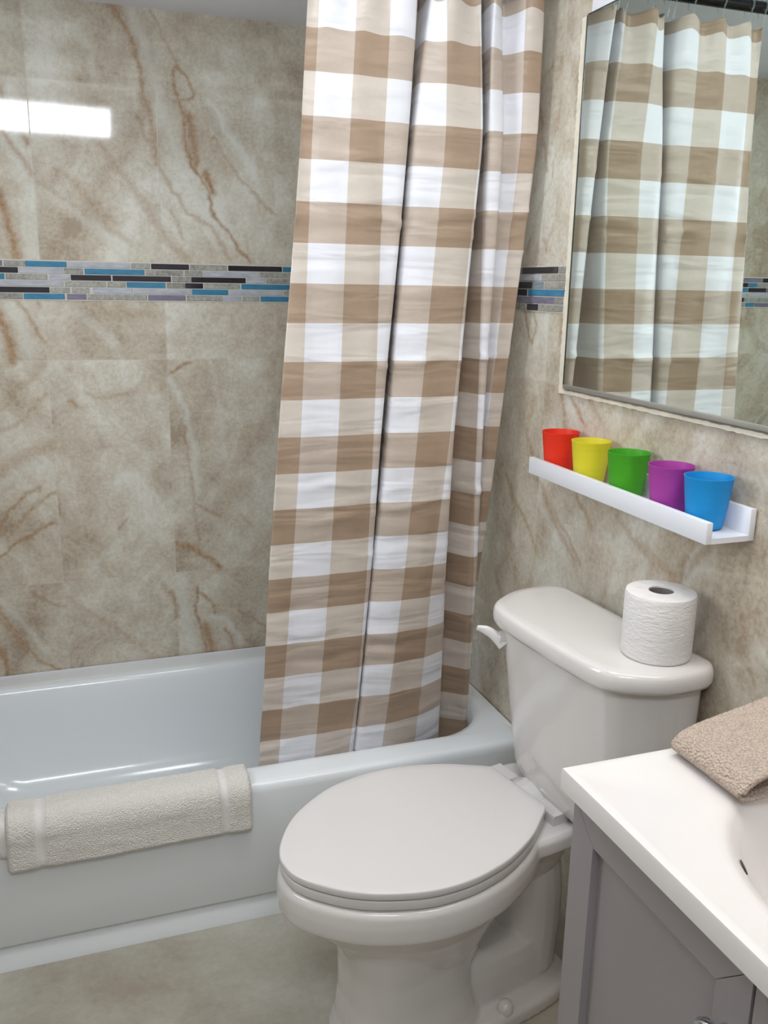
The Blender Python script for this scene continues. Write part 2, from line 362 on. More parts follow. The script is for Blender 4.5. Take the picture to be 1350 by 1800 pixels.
# terry cloth
def terry_mat(name, c1, c2, scale, strength, dist):
    m, nt, b = mat(name)
    c = coords(nt)
    v = N(nt, 'ShaderNodeTexVoronoi'); v.inputs['Scale'].default_value = scale; nt.links.new(c, v.inputs['Vector'])
    n2 = noise(nt, scale * .35, 4, .7, c)
    f = mathn(nt, 'ADD', mathn(nt, 'MULTIPLY', v.outputs['Distance'], .8), mathn(nt, 'MULTIPLY', n2, .6))
    nt.links.new(ramp(nt, f, [(.3, c1), (.8, c2)]), b.inputs['Base Color'])
    b.inputs['Roughness'].default_value = .95; b.inputs['Sheen Weight'].default_value = .3
    inv = mathn(nt, 'SUBTRACT', 1.0, f)
    bump(nt, b, inv, strength, dist)
    return m
M['terry'] = terry_mat('white_terry', lin(240, 236, 230), lin(226, 221, 214), 330, .7, .004)
M['terry_band'] = simple('woven_towel_band', lin(228, 224, 221), .8, .03, 100, .2, bscale=500)
M['popcorn'] = terry_mat('beige_popcorn_weave', lin(228, 206, 188), lin(200, 178, 160), 300, 1.0, .006)
# gingham curtain
def curtain_mat():
    m, nt, b = mat('gingham_satin')
    tc = nt.nodes.new('ShaderNodeTexCoord'); s = N(nt, 'ShaderNodeSeparateXYZ'); nt.links.new(tc.outputs['UV'], s.inputs[0])
    u, v = s.outputs[0], s.outputs[1]
    cu = mathn(nt, 'LESS_THAN', mathn(nt, 'FLOORED_MODULO', u, 2.0), 1.0)      # 1 = tan column
    rv = mathn(nt, 'LESS_THAN', mathn(nt, 'FLOORED_MODULO', v, 2.0), 1.0)      # 1 = tan row
    light = mixc(nt, cu, lin(234, 234, 240), lin(210, 198, 187))
    dark = mixc(nt, cu, lin(194, 178, 165), lin(166, 142, 120))
    col = mixc(nt, rv, light, dark)
    weave = noise(nt, 1.0, 2, .5, coords(nt, 'UV', (6, 60, 1)))
    col = mixc(nt, .10, col, ramp(nt, weave, [(.3, (.35, .35, .35, 1)), (.7, (.8, .8, .8, 1))]), 'OVERLAY')
    nt.links.new(col, b.inputs['Base Color'])
    b.inputs['Roughness'].default_value = .42; b.inputs['Sheen Weight'].default_value = .25
    b.inputs['Specular IOR Level'].default_value = .45
    c2 = coords(nt, 'UV', (.35, 1.7, 1)); c3 = coords(nt, 'UV', (.9, .25, 1))
    h = mathn(nt, 'ADD', noise(nt, 1.0, 2, .45, c2, .5), mathn(nt, 'MULTIPLY', noise(nt, 1.0, 2, .5, c3), .8))
    bump(nt, b, h, .36, .03)
    tr = N(nt, 'ShaderNodeBsdfTranslucent'); nt.links.new(col, tr.inputs[0])
    mx = N(nt, 'ShaderNodeMixShader'); mx.inputs[0].default_value = .12
    nt.links.new(b.outputs[0], mx.inputs[1]); nt.links.new(tr.outputs[0], mx.inputs[2])
    nt.links.new(mx.outputs[0], nt.nodes['Material Output'].inputs[0])
    return m
M['curtain'] = curtain_mat()
def cup_mat(name, col):
    m, nt, b = mat(name)
    f = noise(nt, 1.0, 2, .5, coords(nt, 'Object', (1, 1, 90)))
    nt.links.new(ramp(nt, f, [(.3, tuple(x * .9 for x in col[:3]) + (1,)), (.7, col)]), b.inputs['Base Color'])
    b.inputs['Roughness'].default_value = .45
    tr = N(nt, 'ShaderNodeBsdfTranslucent'); tr.inputs[0].default_value = col
    mx = N(nt, 'ShaderNodeMixShader'); mx.inputs[0].default_value = .3
    bump(nt, b, f, .3, .001)
    nt.links.new(b.outputs[0], mx.inputs[1]); nt.links.new(tr.outputs[0], mx.inputs[2])
    nt.links.new(mx.outputs[0], nt.nodes['Material Output'].inputs[0])
    return m
def clear_plastic():
    m, nt, b = mat('clear_plastic')
    b.inputs['Base Color'].default_value = (.9, .97, 1, 1); b.inputs['Roughness'].default_value = .08
    b.inputs['Transmission Weight'].default_value = .9; b.inputs['IOR'].default_value = 1.3
    return m
M['clear'] = clear_plastic()
def mirror_mat():
    m, nt, b = mat('mirror_silver')
    f = noise(nt, 3, 2, .5, coords(nt))
    nt.links.new(ramp(nt, f, [(.2, (.77, .85, .80, 1)), (.8, (.79, .87, .82, 1))]), b.inputs['Base Color'])
    b.inputs['Metallic'].default_value = 1; b.inputs['Roughness'].default_value = .012
    return m
M['mirror'] = mirror_mat()
M['mirror_edge'] = simple('dark_glass_edge', lin(52, 62, 54), .2, .05, 30)
M['mirror_channel'] = simple('grey_channel', lin(176, 176, 170), .35, .05, 30, metallic=.6)
def emit_mat(name, col, e):
    m, nt, b = mat(name)
    b.inputs['Base Color'].default_value = (.8, .8, .8, 1); b.inputs['Emission Color'].default_value = col; b.inputs['Emission Strength'].default_value = e
    f = noise(nt, 5, 2, .5, coords(nt)); nt.links.new(mixc(nt, f, tuple(x * .9 for x in col[:3]) + (1,), col), b.inputs['Emission Color'])
    return m
M['window_glow'] = emit_mat('frosted_daylight_glass', (.86, .94, 1, 1), 4.5)
M['side_fill_glow'] = emit_mat('side_fill_emission', (.86, .94, 1, 1), 2.5)  # glow for the added fill panel on the left wall
M['lamp_glow'] = emit_mat('lamp_diffuser', (.95, .98, 1, 1), 2)
M['bulb_glow'] = emit_mat('warm_globe_glass', (1, .84, .66, 1), 6)

# ------------------------------------------------------------------ marble tile walls
rng = np.random.RandomState(7)
LAT = rng.rand(8, 128, 128)
def vnoise(x, y, k):
    xi = np.floor(x).astype(int); yi = np.floor(y).astype(int); fx = x - xi; fy = y - yi
    fx = fx * fx * (3 - 2 * fx); fy = fy * fy * (3 - 2 * fy); L = LAT[k % 8]
    g = lambda a, b: L[a % 128, b % 128]
    return (g(xi, yi) * (1 - fx) + g(xi + 1, yi) * fx) * (1 - fy) + (g(xi, yi + 1) * (1 - fx) + g(xi + 1, yi + 1) * fx) * fy
def fbm(x, y, k, o=4):
    s = 0; a = .5; t = 0
    for i in range(o):
        s = s + a * vnoise(x * 2 ** i, y * 2 ** i, k + i); t += a; a *= .55
    return s / t
def veins(x, z, table, wob):
    wx = x + (fbm(x * 38, z * 38, 1) - .5) * wob; wz = z + (fbm(x * 38 + 9, z * 38, 3) - .5) * wob
    out = np.zeros_like(x)
    for w, st, pts in table:
        w = max(w, .0028)
        ax0 = min(q[0] for q in pts) - 4 * w - .02; ax1 = max(q[0] for q in pts) + 4 * w + .02
        az0 = min(q[1] for q in pts) - 4 * w - .02; az1 = max(q[1] for q in pts) + 4 * w + .02
        sel = np.nonzero((x > ax0) & (x < ax1) & (z > az0) & (z < az1))[0]
        if not len(sel): continue
        px, pz = wx[sel], wz[sel]; d = np.full(len(sel), 9.0)
        for (xa, za), (xb, zb) in zip(pts[:-1], pts[1:]):
            dx, dz = xb - xa, zb - za; L = dx * dx + dz * dz + 1e-9
            t = np.clip(((px - xa) * dx + (pz - za) * dz) / L, 0, 1)
            d = np.minimum(d, np.hypot(px - xa - t * dx, pz - za - t * dz))
        out[sel] = np.maximum(out[sel], st * np.exp(-(d / w) ** 2))
    return out
TW, TH, ZJ = 0.307, 0.612, 1.2179
def wall_masks(a, z, off, brown, white, region):
    """a = along-wall coordinate; returns brown, white and tone masks (the printed stone pattern)"""
    ti = np.floor((a - off) / TW).astype(int); tj = np.floor((z - ZJ) / TH).astype(int)
    tj = np.where(z > 1.42, 9, tj); ti = np.where(z > 1.42, ti + 3, ti)
    h = (np.sin(ti * 12.9898 + tj * 78.233 + 3.1) * 43758.5453); h = h - np.floor(h)
    h2 = (np.sin(ti * 39.346 + tj * 11.135) * 24634.6345); h2 = h2 - np.floor(h2)
    sgn = np.where(h2 > .35, 1.0, -1.0)
    ca, sa = .50, .866
    p = a * ca * sgn - 0 + z * sa; q = -z * ca + a * sa * sgn              # p runs along the grain
    p = p + h * 17; q = q + h2 * 31
    warp = (fbm(p * 5, q * 5, 2) - .5) * .12
    tone = fbm(p * 2.2, (q + warp) * 9, 4)
    tone = .6 * tone + .4 * fbm(a * 9 + h * 5, z * 9, 0)
    st = fbm(p * 1.6 + 5, (q + warp) * 13, 5)
    gen = np.exp(-((st - .5) / .016) ** 2) * np.clip((fbm(p * 3, q * 3, 6) - .5) * 5, 0, 1) * .55
    gw = np.exp(-((st - .60) / .03) ** 2) * np.clip((fbm(p * 3 + 7, q * 3, 1) - .42) * 4, 0, 1) * .6
    k = np.where(region, .35, 1.0)
    br = np.maximum(veins(a, z, brown, .018), gen * k)
    wh = np.maximum(veins(a, z, white, .02), gw * np.where(region, .6, 1.0))
    return np.clip(br, 0, 1), np.clip(wh, 0, 1), np.clip((tone - .5) * 1.6 + .5, 0, 1)
def marble_mat(name, axis, off, layered=True):
    m, nt, b = mat(name)
    at = N(nt, 'ShaderNodeAttribute'); at.attribute_name = 'stone'
    s = N(nt, 'ShaderNodeSeparateColor'); nt.links.new(at.outputs['Color'], s.inputs[0])
    c = coords(nt)
    fine = noise(nt, 90, 5, .7, c); mid = noise(nt, 22, 5, .65, c, .4)
    t = mathn(nt, 'ADD', s.outputs[2], mathn(nt, 'MULTIPLY', mathn(nt, 'SUBTRACT', mid, .5), .75))
    t = mathn(nt, 'ADD', t, mathn(nt, 'MULTIPLY', mathn(nt, 'SUBTRACT', fine, .5), .95))
    col = ramp(nt, t, [(.1, lin(168, 152, 133)), (.36, lin(190, 178, 160)), (.6, lin(205, 197, 181)), (.9, lin(221, 218, 207))])
    col = mixc(nt, mathn(nt, 'MULTIPLY', s.outputs[1], .75), col, lin(224, 226, 218))
    bf = mathn(nt, 'MULTIPLY', s.outputs[0], mathn(nt, 'ADD', .32, mathn(nt, 'MULTIPLY', mid, 1.3)))
    bf = mathn(nt, 'MINIMUM', bf, 1.0)
    col = mixc(nt, bf, col, ramp(nt, fine, [(.3, lin(140, 108, 76)), (.7, lin(190, 158, 124))]))
    spk = ramp(nt, noise(nt, 160, 2, .5, c), [(.28, (1, 1, 1, 1)), (.34, (0, 0, 0, 1))])
    col = mixc(nt, mathn(nt, 'MULTIPLY', spk, .35), col, lin(110, 98, 84))
    # thin grout joints
    sep = N(nt, 'ShaderNodeSeparateXYZ'); nt.links.new(c, sep.inputs[0])
    a = sep.outputs[axis]; z = sep.outputs[2]
    if name == 'floor_marble':
        ja = mathn(nt, 'PINGPONG', mathn(nt, 'SUBTRACT', a, off), .305); jz = mathn(nt, 'PINGPONG', mathn(nt, 'SUBTRACT', sep.outputs[1], -.46), .153)
    else:
        ja = mathn(nt, 'PINGPONG', mathn(nt, 'SUBTRACT', a, off), TW / 2)
        jz = mathn(nt, 'PINGPONG', mathn(nt, 'SUBTRACT', z, ZJ), TH / 2)
        jz = mathn(nt, 'ADD', jz, mathn(nt, 'GREATER_THAN', z, 1.47))
    j = mathn(nt, 'MINIMUM', ja, jz)
    jm = ramp(nt, mathn(nt, 'MULTIPLY', j, 100), [(.06, (1, 1, 1, 1)), (.12, (0, 0, 0, 1))])
    col = mixc(nt, mathn(nt, 'MULTIPLY', jm, .45), col, lin(196, 188, 172))
    nt.links.new(col, b.inputs['Base Color'])
    nt.links.new(mathn(nt, 'ADD', .045, mathn(nt, 'MULTIPLY', jm, .4)), b.inputs['Roughness'])
    hgt = mathn(nt, 'SUBTRACT', mathn(nt, 'MULTIPLY', noise(nt, 3.0, 1, .4, c), .6), mathn(nt, 'MULTIPLY', jm, .5))
    bump(nt, b, hgt, .12, .004)
    return m
def wall_grid(name, a0, a1, z0, z1, step, place, off, brown, white, region, material, mask_z=None):
    na = int(round((a1 - a0) / step)) + 1; nz = int(round((z1 - z0) / step)) + 1
    A, Z = np.meshgrid(np.linspace(a0, a1, na), np.linspace(z0, z1, nz)); A = A.ravel(); Z = Z.ravel()
    br, wh, tn = wall_masks(A, Z, off, brown, white, region(A, Z))
    V = place(A, Z)
    i = np.arange(na * nz).reshape(nz, na)
    F = np.stack([i[:-1, :-1], i[:-1, 1:], i[1:, 1:], i[1:, :-1]], -1).reshape(-1, 4)
    me = bpy.data.meshes.new(name)
    me.vertices.add(len(V)); me.vertices.foreach_set('co', V.ravel())
    me.loops.add(F.size); me.loops.foreach_set('vertex_index', F.ravel().astype(np.int32))
    me.polygons.add(len(F)); me.polygons.foreach_set('loop_start', np.arange(0, F.size, 4, dtype=np.int32))
    me.update(calc_edges=True)
    at = me.color_attributes.new('stone', 'FLOAT_COLOR', 'POINT')
    at.data.foreach_set('color', np.stack([br, wh, tn, np.ones_like(br)], 1).ravel())
    me.materials.append(material); me.validate()
    o = link(bpy.data.objects.new(name, me)); o['kind'] = 'structure'
    return o
AX = -0.4488
BY = -0.7382 % TW
M['marble_back'] = marble_mat('back_marble', 0, AX % TW)
M['marble_side'] = marble_mat('side_marble', 1, BY)
ROOM_X0, ROOM_Y0, CEIL = -1.526, -2.95, 2.40
wall_grid('wall_back', -1.528, 0.0, 0.0, 2.0855, .004, lambda a, z: np.stack([a, 0 * a, z], 1), AX % TW, BACK_BROWN, BACK_WHITE,
          lambda a, z: (a > -1.25), M['marble_back'])
wall_grid('wall_right', -2.95, 0.0, 0.0, 2.0855, .006, lambda a, z: np.stack([0 * a, a, z], 1)[:, :], BY, SIDE_BROWN, SIDE_WHITE,
          lambda a, z: (a > -1.0) & (z < 1.5), M['marble_side'])
wall_grid('wall_left', -2.95, 0.0, 0.0, 2.0855, .02, lambda a, z: np.stack([0 * a + ROOM_X0, a, z], 1), BY, [], [],
          lambda a, z: a > 9, M['marble_side'])
# floor: large pale stone tiles
def floor_mat():
    m, nt, b = mat('floor_stone_tile')
    c = coords(nt)
    n1 = noise(nt, 4, 6, .62, c, .5); n2 = noise(nt, 60, 4, .7, c)
    f = mathn(nt, 'ADD', mathn(nt, 'MULTIPLY', n1, .75), mathn(nt, 'MULTIPLY', n2, .25))
    col = ramp(nt, f, [(.35, lin(160, 150, 134)), (.5, lin(176, 170, 156)), (.65, lin(190, 188, 176))])
    sep = N(nt, 'ShaderNodeSeparateXYZ'); nt.links.new(c, sep.inputs[0])
    ja = mathn(nt, 'PINGPONG', mathn(nt, 'SUBTRACT', sep.outputs[0], -1.235), .305)
    jb = mathn(nt, 'PINGPONG', mathn(nt, 'SUBTRACT', sep.outputs[1], -.76), .305)
    jm = ramp(nt, mathn(nt, 'MULTIPLY', mathn(nt, 'MINIMUM', ja, jb), 100), [(.08, (1, 1, 1, 1)), (.16, (0, 0, 0, 1))])
    col = mixc(nt, mathn(nt, 'MULTIPLY', jm, .5), col, lin(176, 168, 152))
    nt.links.new(col, b.inputs['Base Color']); b.inputs['Roughness'].default_value = .3
    return m
M['floor'] = floor_mat()
tag(MB().box(ROOM_X0, 0, ROOM_Y0, 0, -.05, 0).build('floor', M['floor'], smooth=False), kind='structure')
tag(MB().box(ROOM_X0 - .1, .1, ROOM_Y0 - .1, .1, CEIL, CEIL + .06).build('ceiling', M['paint'], smooth=False), kind='structure')
# dropped ceiling over the tub
tag(MB().box(ROOM_X0, 0, -.83, 0, 2.0855, CEIL).build('ceiling_soffit', M['paint'], smooth=False), kind='structure')
# front wall with the high window
fw = MB()
fw.box(ROOM_X0 - .1, 0, ROOM_Y0 - .1, ROOM_Y0, 0, 2.18); fw.box(ROOM_X0 - .1, 0, ROOM_Y0 - .1, ROOM_Y0, 2.33, CEIL)
fw.box(-.69, 0, ROOM_Y0 - .1, ROOM_Y0, 2.18, 2.33); fw.box(ROOM_X0 - .1, -1.42, ROOM_Y0 - .1, ROOM_Y0, 2.18, 2.33)
tag(fw.build('wall_front', M['paint'], smooth=False), kind='structure')
w = MB().box(-1.42, -.69, ROOM_Y0 - .06, ROOM_Y0 - .045, 2.18, 2.33).build('window_1', M['window_glow'], smooth=False); tag(w, kind='structure')
fr = MB()
fr.box(-1.42, -.69, ROOM_Y0 - .05, ROOM_Y0 - .01, 2.18, 2.187); fr.box(-1.42, -.69, ROOM_Y0 - .05, ROOM_Y0 - .01, 2.323, 2.33)
fr.box(-1.42, -1.41, ROOM_Y0 - .05, ROOM_Y0 - .01, 2.18, 2.33); fr.box(-.70, -.69, ROOM_Y0 - .05, ROOM_Y0 - .01, 2.18, 2.33)
fr.build('pane_frame', M['paint'], w, smooth=False)
w2 = MB().box(ROOM_X0 + .004, ROOM_X0 + .010, -1.18, -.78, 1.17, 1.93).build('side_fill_panel', M['side_fill_glow'], smooth=False); tag(w2, kind='structure')  # unseen glowing panel, added with the left fill light to brighten the room
fr = MB()
for q in ((-1.20, -.76, 1.14, 1.17), (-1.20, -.76, 1.93, 1.96), (-1.20, -1.18, 1.17, 1.93), (-.78, -.76, 1.17, 1.93)): fr.box(ROOM_X0 + .003, ROOM_X0 + .022, *q)
fr.build('pane_frame', M['paint'], w2, smooth=False)  # frame around the added fill panel
# painted upper walls above the tile
up_ = MB().box(-.004, .1, ROOM_Y0, -.842, 1.948, CEIL)
tag(up_.build('trim_1', M['paint'], smooth=False), kind='structure')
tag(MB().box(ROOM_X0 - .1, ROOM_X0 + .004, ROOM_Y0, -.84, 2.0855, CEIL).build('trim_2', M['paint'], smooth=False), kind='structure')

# mosaic borders
def glass_mat(name, col, rough=.12):
    m, nt, b = mat(name)
    n = noise(nt, 1, 4, .6, coords(nt, 'Object', (25, 25, 90)))
    nt.links.new(ramp(nt, n, [(.3, tuple(x * .78 for x in col[:3]) + (1,)), (.7, tuple(min(1, x * 1.15) for x in col[:3]) + (1,))]), b.inputs['Base Color'])
    b.inputs['Roughness'].default_value = rough; return m
def stone_mat():
    m, nt, b = mat('grey_mosaic_stone')
    n = noise(nt, 140, 5, .7, coords(nt)); n2 = noise(nt, 9, 2, .5, coords(nt))
    f = mathn(nt, 'ADD', mathn(nt, 'MULTIPLY', n, .7), mathn(nt, 'MULTIPLY', n2, .35))
    nt.links.new(ramp(nt, f, [(.35, lin(112, 106, 98)), (.5, lin(150, 148, 140)), (.66, lin(178, 176, 168))]), b.inputs['Base Color'])
    b.inputs['Roughness'].default_value = .5; bump(nt, b, n, .5, .002); return m
mos = [M['grout'], glass_mat('blue_mosaic_glass', lin(66, 132, 166)), glass_mat('black_mosaic_glass', lin(50, 46, 52)),
       glass_mat('pale_mosaic_glass', lin(184, 186, 194)), glass_mat('lavender_mosaic_glass', lin(128, 122, 142)), stone_mat(), glass_mat('grey_mosaic_glass', lin(138, 148, 156))]
CODE = {'b': 1, 'k': 2, 'p': 3, 'v': 4, 'g': 5, 'q': 6}
ZT, ZB = 1.4713, 1.3744
def mosaic(name, rows, lo, hi, place):
    mb = MB(); rnd = random.Random(5)
    def put(a, b, z0, z1, t, mi, bev=0):
        t_ = MB().box(a, b, 0, t, z0, z1, 0, bev, 1)
        mb.add([place(*v) for v in t_.v], t_.f, mi)
    put(lo, hi, ZB - .002, ZT + .002, .002, 0)
    pitch = (ZT - ZB) / 6
    for r, row in enumerate(rows):
        row = sorted([(c, min(a, b), max(a, b)) for c, a, b in row], key=lambda q: q[1])
        cells = list(row)
        x = row[0][1] - .0025
        while x > lo + .02:                                   # the border carries on past the seen stretch
            L = rnd.choice([.035, .05, .075, .1]); cells.append((rnd.choice('bkpggvpk'), x - L, x)); x -= L + .0025
        x = row[-1][2] + .0025
        while x < hi - .02:
            L = rnd.choice([.035, .05, .075, .1]); cells.append((rnd.choice('bkpggvpk'), x, x + L)); x += L + .0025
        z1 = ZT - r * pitch - .0012; z0 = z1 - pitch + .0024
        for c, a, b in cells:
            a = max(a, lo); b = min(b, hi)
            if b - a > .004: put(a, b, z0, z1, .0042, CODE[c], .0008)
    o = mb.build(name, mos, smooth=False); tag(o, kind='structure'); return o
mosaic('trim_3', MOSAIC_BACK, -1.524, 0, lambda a, t, z: (a, -t, z))
mosaic('trim_4', MOSAIC_SIDE, -.816, -.0045, lambda a, t, z: (-t, a, z))

# ------------------------------------------------------------------ bathtub
def rrect(x0, x1, y0, y1, r, z, k=10):
    P = []
    for cx, cy, a0 in ((x1 - r, y1 - r, 0), (x0 + r, y1 - r, 90), (x0 + r, y0 + r, 180), (x1 - r, y0 + r, 270)):
        for i in range(k + 1):
            a = math.radians(a0 + 90 * i / k); P.append((cx + r * math.cos(a), cy + r * math.sin(a), z))
    return P
tb = MB(); rings = []
X0, X1 = -1.522, -.003
for x0, x1, y0, y1, r, z in ((X0, X1, -.766, -.004, .004, .0), (X0, X1, -.764, -.004, .004, .012), (X0, X1, -.752, -.004, .004, .040), (X0, X1, -.748, -.004, .004, .050),
        (X0, X1, -.7595, -.004, .006, .056), (X0, X1, -.762, -.004, .006, .062), (X0, X1, -.762, -.004, .006, .318), (X0, X1, -.760, -.004, .008, .331), (X0, X1, -.754, -.004, .008, .339), (X0, X1, -.744, -.006, .010, .3425),
        (X0 + .03, X1 - .02, -.700, -.060, .07, .3425), (X0 + .055, X1 - .034, -.686, -.080, .14, .341), (X0 + .06, X1 - .040, -.679, -.086, .165, .336), (X0 + .065, X1 - .045, -.674, -.092, .17, .322),
        (X0 + .08, X1 - .052, -.670, -.097, .17, .27), (X0 + .10, X1 - .06, -.665, -.104, .17, .20), (X0 + .125, X1 - .07, -.657, -.113, .165, .14),
        (X0 + .15, X1 - .085, -.645, -.126, .16, .098), (X0 + .18, X1 - .105, -.627, -.145, .155, .068), (X0 + .215, X1 - .13, -.603, -.170, .15, .048), (X0 + .255, X1 - .16, -.573, -.200, .14, .036), (X0 + .30, X1 - .20, -.54, -.235, .12, .030), (X0 + .38, X1 - .28, -.48, -.295, .08, .027)):
    rings.append(rrect(x0, x1, y0, y1, r, z))
tb.loft(rings)
tub = tb.build('bathtub', M['acrylic'], sharp=50)
tag(tub, 'white alcove bathtub along the back tiled wall, towel on its front rim', 'bathtub')
tag(MB().tube([(-1.52, -.0045, .344), (-.005, -.0045, .344)], .003, 8).build('trim_5', M['paint']), kind='structure')

# ------------------------------------------------------------------ shower curtain, rod and hooks
ZR = 2.046
rod = empty('curtain_rod', (-.76, -.705, ZR))
MB().tube([(-.757, 0, 0), (.757, 0, 0)], .0125, 24).build('rod_tube', M['darkmetal'], rod)
for s, xx in ((-1, -.764), (1, .758)):
    MB().lathe([(.028, 0), (.03, .002), (.028, .008), (.018, .012)], n=32).build('rod_flange', M['darkmetal'], rod)
    f_ = [o for o in COL.objects if o.name.startswith('rod_flange')][-1]
    f_.rotation_euler = (0, math.radians(90 if s < 0 else -90), 0); f_.location = (xx if s < 0 else .757, 0, 0)
tag(rod, 'dark metal shower rod carrying the checked curtain, seen in the mirror', 'curtain rod')
SUB = 7
zs = np.concatenate([np.linspace(2.012, 1.86, 26), np.linspace(1.853, .24, 190)])
curves = []
for nd in CURTAIN:
    a = np.array(nd)[::-1]                                      # ascending z
    z = a[:, 2]
    cols = []
    for c in (0, 1, 3):
        v = np.interp(zs, z, a[:, c])
        lo_s = (a[1, c] - a[0, c]) / (z[1] - z[0]); hi_s = (a[-1, c] - a[-2, c]) / (z[-1] - z[-2])
        v = np.where(zs < z[0], a[0, c] + (zs - z[0]) * lo_s * .6, v); v = np.where(zs > z[-1], a[-1, c] + (zs - z[-1]) * hi_s, v)
        if c != 3:
            kk = 17; pad = np.concatenate([v[0] * np.ones(8) + (v[0] - v[8:0:-1]) , v, v[-1] + (v[-1] - v[-2:-10:-1])]); ker = np.hanning(kk + 2)[1:-1]; ker /= ker.sum()
            v = np.convolve(pad, ker, 'valid')
        cols.append(v)
    curves.append(np.stack(cols, 1))
curves = np.array(curves)                                        # node, z, (x, y, u)
V = []; UV = []; FC = []
creases = [(1.56, .03, .004), (1.262, .02, .005), (1.545, -.05, .003), (.985, -.03, .003), (.93, .04, .004), (.83, .02, .003), (.715, .02, -.003), (.64, -.05, .004), (.59, .03, -.003), (.46, -.02, .003), (.39, .04, .003), (1.68, .0, .002)]
ncol = (len(curves) - 1) * SUB + 1
for i, z in enumerate(zs):
    P = curves[:, i, :]
    S = hermite(P[:, :2], SUB); U = np.interp(np.linspace(0, len(P) - 1, ncol), np.arange(len(P)), P[:, 2])
    for j in range(ncol):
        x, y = S[j]; u = U[j]; dy = 0
        for zc, sl, am in creases:
            d = (z - zc - sl * (u - 4) * .12 - .006 * math.sin(u * 3.1 + zc * 40)) / .007
            if abs(d) < 4: dy -= 1.4 * am * math.exp(-d * d) * (.55 + .45 * math.sin(u * 1.9 + zc * 17))
        if z > 1.86:                                             # soft gathers under the hooks
            k = ((z - 1.86) / .15) ** 1.5
            dy += .010 * k * math.cos(2 * math.pi * u / .98 + .6)
        dy += .0015 * math.sin(u * 6.3 + z * 9)
        sag = 0
        if i < 26:
            sag = -.012 * (abs(math.sin(math.pi * (u - .35) / .98)) ** 1.3) * (1 - i / 25)
        V.append((x, y + dy, z + sag)); UV.append((u, (1.904 - z) / .0797 + 40))
n = ncol
for i in range(len(zs) - 1):
    for j in range(n - 1): FC.append((i * n + j, (i + 1) * n + j, (i + 1) * n + j + 1, i * n + j + 1))
cur = obj('shower_curtain', V, FC, M['curtain'], uvs=UV)
sm = cur.modifiers.new('thickness', 'SOLIDIFY'); sm.thickness = .0008; sm.offset = 0
tag(cur, 'tan and white checked satin shower curtain gathered at the end of the tub', 'shower curtain')
# hem and liner seam down the left edge
hook = None
tops = []
for k in range(11):
    uu = .35 + .98 * k + (.0 if k else .08)
    P = curves[:, 0, :]; S = hermite(P[:, :2], SUB); U = np.interp(np.linspace(0, len(P) - 1, ncol), np.arange(len(P)), P[:, 2])
    if uu > U[-1] or uu < U[0]: uu = min(max(uu, U[0] + .05), U[-1] - .05)
    j = int(np.argmin(abs(U - uu))); tops.append(S[j])
words = ['nearest the free left edge of the curtain', 'second from the curtain left edge', 'third from the curtain left edge', 'fourth from the curtain left edge', 'fifth from the curtain left edge', 'in the middle of the gathered curtain', 'fifth from the tiled wall', 'fourth from the tiled wall', 'third from the tiled wall', 'second from the tiled wall', 'nearest the tiled wall']
tops.sort(key=lambda q: q[0])
last = -9
for k, t in enumerate(tops):
    x = max(float(t[0]), last + .012); last = x
    r_in = .0165
    pts = [(0, r_in * math.sin(a), ZR + r_in * math.cos(a)) for a in np.linspace(-2.4, 2.4, 18)]
    yb = float(t[1]) + .705
    pts = [(0, yb, 2.0), (0, yb - .004, 2.012)] + pts[::-1][:0] + [(0, -.011, 2.024)] + pts + [(0, .011, 2.024)]
    if hook is None:
        h = MB().tube([(q[0], q[1], q[2] - ZR) for q in pts], .0016, 8).build('curtain_hook', M['clear'])
        hook = h
    else:
        h = hook.copy(); COL.objects.link(h)
    h.location = (x, -.705, ZR)
    tag(h, 'clear plastic curtain hook on the shower rod, ' + words[k], 'curtain hook', 'clear hooks holding the shower curtain')

# ------------------------------------------------------------------ mirror
MY0, MY1, MZ0, MZ1 = -2.08, -.836, 1.222, 1.944
mr = empty('wall_mirror', (0, (MY0 + MY1) / 2, MZ0))
def rel(o, root): o.location = (-root.location[0], -root.location[1], -root.location[2])
def P(mb, name, m, root, **k):
    o = mb.build(name, m, root, **k); rel(o, root); return o
P(MB().box(-.0085, -.003, MY0, MY1, MZ0, MZ1), 'mirror_glass', M['mirror'], mr, smooth=False)
e = MB(); e.box(-.0092, -.002, MY1, MY1 + .0035, MZ0, MZ1); e.box(-.0092, -.002, MY0, MY1, MZ1, MZ1 + .002)
P(e, 'glass_edge', M['mirror_edge'], mr, smooth=False)
P(MB().box(-.0125, -.001, MY0, MY1 - .002, MZ0 - .006, MZ0 + .003, 0, .001), 'bottom_channel', M['mirror_channel'], mr)
ck = MB()
def rough_strip(pts, w, t, rnd, axis):
    sec = []
    for i, (y, z) in enumerate(pts):
        a = w * (1 + rnd.uniform(-.18, .18)); b = rnd.uniform(-.002, .002)
        if axis == 'z': q = [(-.0005, y - a / 2 + b, z), (-t, y - a / 2 + .002 + b, z), (-t, y + a / 2 - .002, z), (-.0005, y + a / 2, z)]
        else: q = [(-.0005, y, z - a / 2), (-t, y, z - a / 2 + .002), (-t, y, z + a / 2 - .002 + b * .3), (-.0005, y, z + a / 2 + b * .3)]
        sec.append(q)
    ck.loft(sec)
rnd = random.Random(3)
rough_strip([(MY1 + .0135, z) for z in np.linspace(MZ0 - .018, MZ1, 110)], .022, .0075, rnd, 'z')
rough_strip([(y, MZ0 - .0135) for y in np.linspace(MY0, MY1 + .022, 120)], .011, .008, rnd, 'y')
P(ck, 'caulk_border', M['caulk'], mr)
tag(mr, 'large frameless wall mirror with rough cream caulk edge reflecting the curtain', 'mirror')

